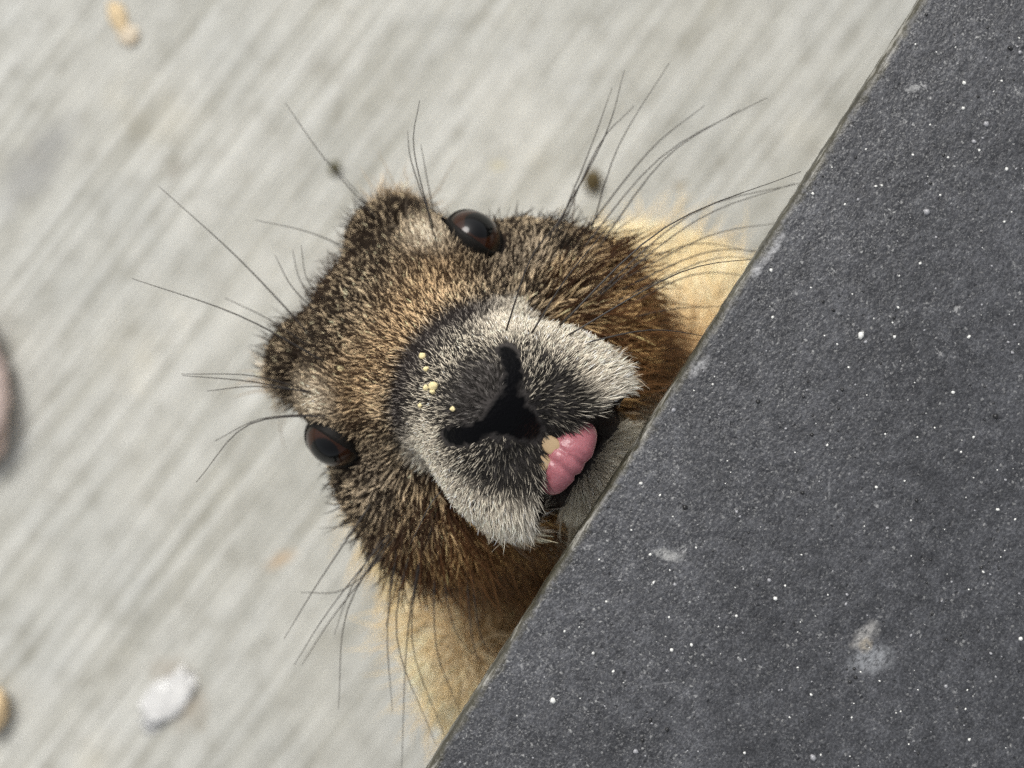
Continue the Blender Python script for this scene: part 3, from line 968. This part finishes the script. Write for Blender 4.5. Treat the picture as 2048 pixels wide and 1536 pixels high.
# ---- eyes
def eye_material():
    k = NT('eye_ball')
    co = k.coords('Object')                       # z of the eye object is its optical axis
    nrm = k.n('ShaderNodeVectorMath', operation='NORMALIZE'); k.l(co, nrm.inputs[0])
    sep = k.n('ShaderNodeSeparateXYZ'); k.l(nrm.outputs[0], sep.inputs[0])
    ang = k.math('ARCCOSINE', sep.outputs['Z'])
    rad = k.noise(k.mapping(nrm.outputs[0], scale=(6, 6, 2)), 3.0, 4, 0.6)
    ang = k.math('ADD', ang, k.math('MULTIPLY', k.math('SUBTRACT', rad, 0.5), 0.07))
    c = k.ramp(k.math('MULTIPLY', ang, 1 / 1.6), [(0.0, (0.002, 0.002, 0.002)), (0.29, (0.002, 0.002, 0.002)), (0.33, (0.024, 0.008, 0.003)),
               (0.50, (0.028, 0.009, 0.004)), (0.58, (0.016, 0.010, 0.006)), (0.68, (0.060, 0.048, 0.034)), (0.74, (0.012, 0.009, 0.008))])
    k.l(c, k.b.inputs['Base Color'])
    k.b.inputs['Roughness'].default_value = 0.25
    k.b.inputs['Coat Weight'].default_value = 1.0
    k.b.inputs['Coat Roughness'].default_value = 0.015
    k.b.inputs['Coat IOR'].default_value = 1.39
    k.b.inputs['Specular IOR Level'].default_value = 0.0
    return k.m
M_EYE = eye_material()
k = NT('eye_lid'); k.b.inputs['Base Color'].default_value = (0.007, 0.006, 0.005, 1); k.b.inputs['Roughness'].default_value = 0.6; k.b.inputs['Specular IOR Level'].default_value = 0.15
M_LID = k.m
for s in (1, -1):
    c = to_world(np.array([[s * EYE_C[0], EYE_C[1], EYE_C[2]]]))[0]
    ex3, fx3 = Vector((EX[0], EX[1], 0)), Vector((FX[0], FX[1], 0))
    axis = (ex3 * (s * 0.60) + fx3 * 0.02 + Vector((0, 0, 0.78))).normalized()
    yax = (fx3 - axis * fx3.dot(axis)).normalized()               # down the face
    xax = yax.cross(axis)
    bm = bmesh.new()
    bmesh.ops.create_uvsphere(bm, u_segments=48, v_segments=32, radius=1.0)
    for v in bm.verts:
        v.co *= EYE_R / 1000.0
        a_ = math.acos(max(-1, min(1, v.co.normalized().z)))
        if a_ < 0.75:
            v.co *= 1 + 0.03 * (1 - (a_ / 0.75) ** 2)             # cornea
    eye = bm_obj('eye', bm, M_EYE, marmot)
    R3 = Matrix((xax, yax, axis)).transposed().to_4x4()
    eye.location = Vector(c) - Vector(base)
    eye.rotation_euler = R3.to_euler()
    lateral = (ex3 * s)
    lx = 1.0 if lateral.dot(xax) > 0 else -1.0
    V, F = [], []
    NP = 56
    prf = [(-0.02, 0.995), (0.0, 1.03), (0.04, 1.05), (0.10, 1.05), (0.18, 1.035), (0.30, 1.015), (0.5, 1.0), (0.8, 0.93)]
    for i in range(NP):
        ph = 2 * math.pi * i / NP
        cx, sy = math.cos(ph) * lx, math.sin(ph)          # cx>0 lateral, sy>0 towards the nose
        rx = 1.12 if cx > 0 else 0.56
        ry = 1.05 if sy < 0 else 1.16
        rho = 1.0 / math.sqrt((cx / rx) ** 2 + (sy / ry) ** 2)
        for dr, rs in prf:
            a_ = rho + dr
            V.append(Vector((math.sin(a_) * math.cos(ph), math.sin(a_) * math.sin(ph), math.cos(a_))) * (rs * EYE_R / 1000))
    mprf = len(prf)
    for i in range(NP):
        for j in range(mprf - 1):
            a, b = i * mprf + j, ((i + 1) % NP) * mprf + j
            F.append((a, b, b + 1, a + 1))
    lid = mesh_obj('eyelid', V, F, M_LID)
    lid.parent = eye

# ---- tongue, teeth
def tongue():
    bm = bmesh.new()
    bmesh.ops.create_uvsphere(bm, u_segments=64, v_segments=40, radius=1.0)
    for v in bm.verts:
        x, y, z = v.co
        # superellipse bar lying across the mouth, with folds across it
        sx = math.copysign(abs(x) ** 0.85, x)
        X = sx * 9.2
        fold = 0.0
        for c0, wd, am in ((-2.3, 0.6, 0.95), (0.9, 0.55, 1.05), (2.4, 0.4, 0.45), (5.2, 0.6, 0.15)):
            fold += am * math.exp(-((X - c0) / wd) ** 2)
        wid = 5.2 + 0.35 * math.sin(X * 0.5 + 1) - 0.45 * math.exp(-((X - 0.3) / 2.5) ** 2)
        Y = y * wid + 0.012 * X * X - fold * 0.7 * max(0.0, y)
        Z = z * 5.2 - fold * 0.6 * max(0.0, z) - 0.02 * X * X
        if y < 0:
            Z += 0.0
        v.co = Vector((X, Y, Z))
    V = np.array([v.co[:] for v in bm.verts]); F = [[v.index for v in f.verts] for f in bm.faces]; bm.free()
    V = V + np.array([-0.8, 47.2, 29.3])
    k = NT('pink_tongue')
    co = k.coords('Object')
    f = k.noise(co, 500, 4, 0.6)
    k.l(k.ramp(f, [(0.3, (0.29, 0.092, 0.108)), (0.7, (0.40, 0.148, 0.165))]), k.b.inputs['Base Color'])
    k.b.inputs['Roughness'].default_value = 0.33
    k.b.inputs['Subsurface Weight'].default_value = 0.25
    k.b.inputs['Subsurface Radius'].default_value = (1.0, 0.35, 0.3)
    k.b.inputs['Subsurface Scale'].default_value = 0.0012
    vo = k.n('ShaderNodeTexVoronoi'); vo.inputs['Scale'].default_value = 1700; k.l(co, vo.inputs['Vector'])
    k.l(k.bump(vo.outputs['Distance'], 0.25, 0.0002), k.b.inputs['Normal'])
    return mesh_obj('tongue', to_world(V), F, k.m, marmot)
tongue()
k = NT('tooth_enamel'); k.b.inputs['Base Color'].default_value = (0.42, 0.30, 0.17, 1); k.b.inputs['Roughness'].default_value = 0.35
for s in (-1, 1):
    bm = bmesh.new(); bmesh.ops.create_cube(bm, size=2.0)
    bmesh.ops.subdivide_edges(bm, edges=list(bm.edges), cuts=4, use_grid_fill=True)
    V = []
    for v in bm.verts:
        c = v.co; r = (abs(c.x) ** 4 + abs(c.y) ** 4 + abs(c.z) ** 4) ** 0.25
        V.append(np.array(c) / r)
    F = [[v.index for v in f.verts] for f in bm.faces]; bm.free()
    V = np.array(V) * np.array([2.0, 4.2, 1.1])
    V = V + np.array([s * 2.1 - 2.6, 41.4, 32.6])
    mesh_obj('tooth', to_world(V), F, k.m, marmot)

# ---- crumbs stuck to the muzzle
M_CR = plain('pale_crumb', (0.78, 0.66, 0.36), 0.8, 0.2, 900)
for i, (px, py, r) in enumerate(((853, 775, 0.55), (868, 772, 0.75), (866, 783, 0.5), (846, 712, 0.6), (852, 738, 0.45), (684, 735, 0.75), (905, 818, 0.4), (842, 811, 0.45))):
    c0 = surf_c(px, py)
    z = EYE_Z + (c0 + 0.9) / 1000
    o = lump('crumb', px, py, (r * 0.00150, r * 0.00125, r * 0.0010), M_CR, 20 + i, 0.45, 2.2, 2, sink=0.0, base_z=z)
    if px == 684:
        tag(o, 'pale crumb in the brown fur between the marmot\'s eyes', 'crumb', 'crumbs on the marmot\'s face')
    elif 770 < py < 790:
        tag(o, 'pale crumb in a tight cluster of three on the grey muzzle', 'crumb', 'crumbs on the marmot\'s face')
    else:
        tag(o, 'tiny pale crumb lying alone in the grey fur of the muzzle', 'crumb', 'crumbs on the marmot\'s face')
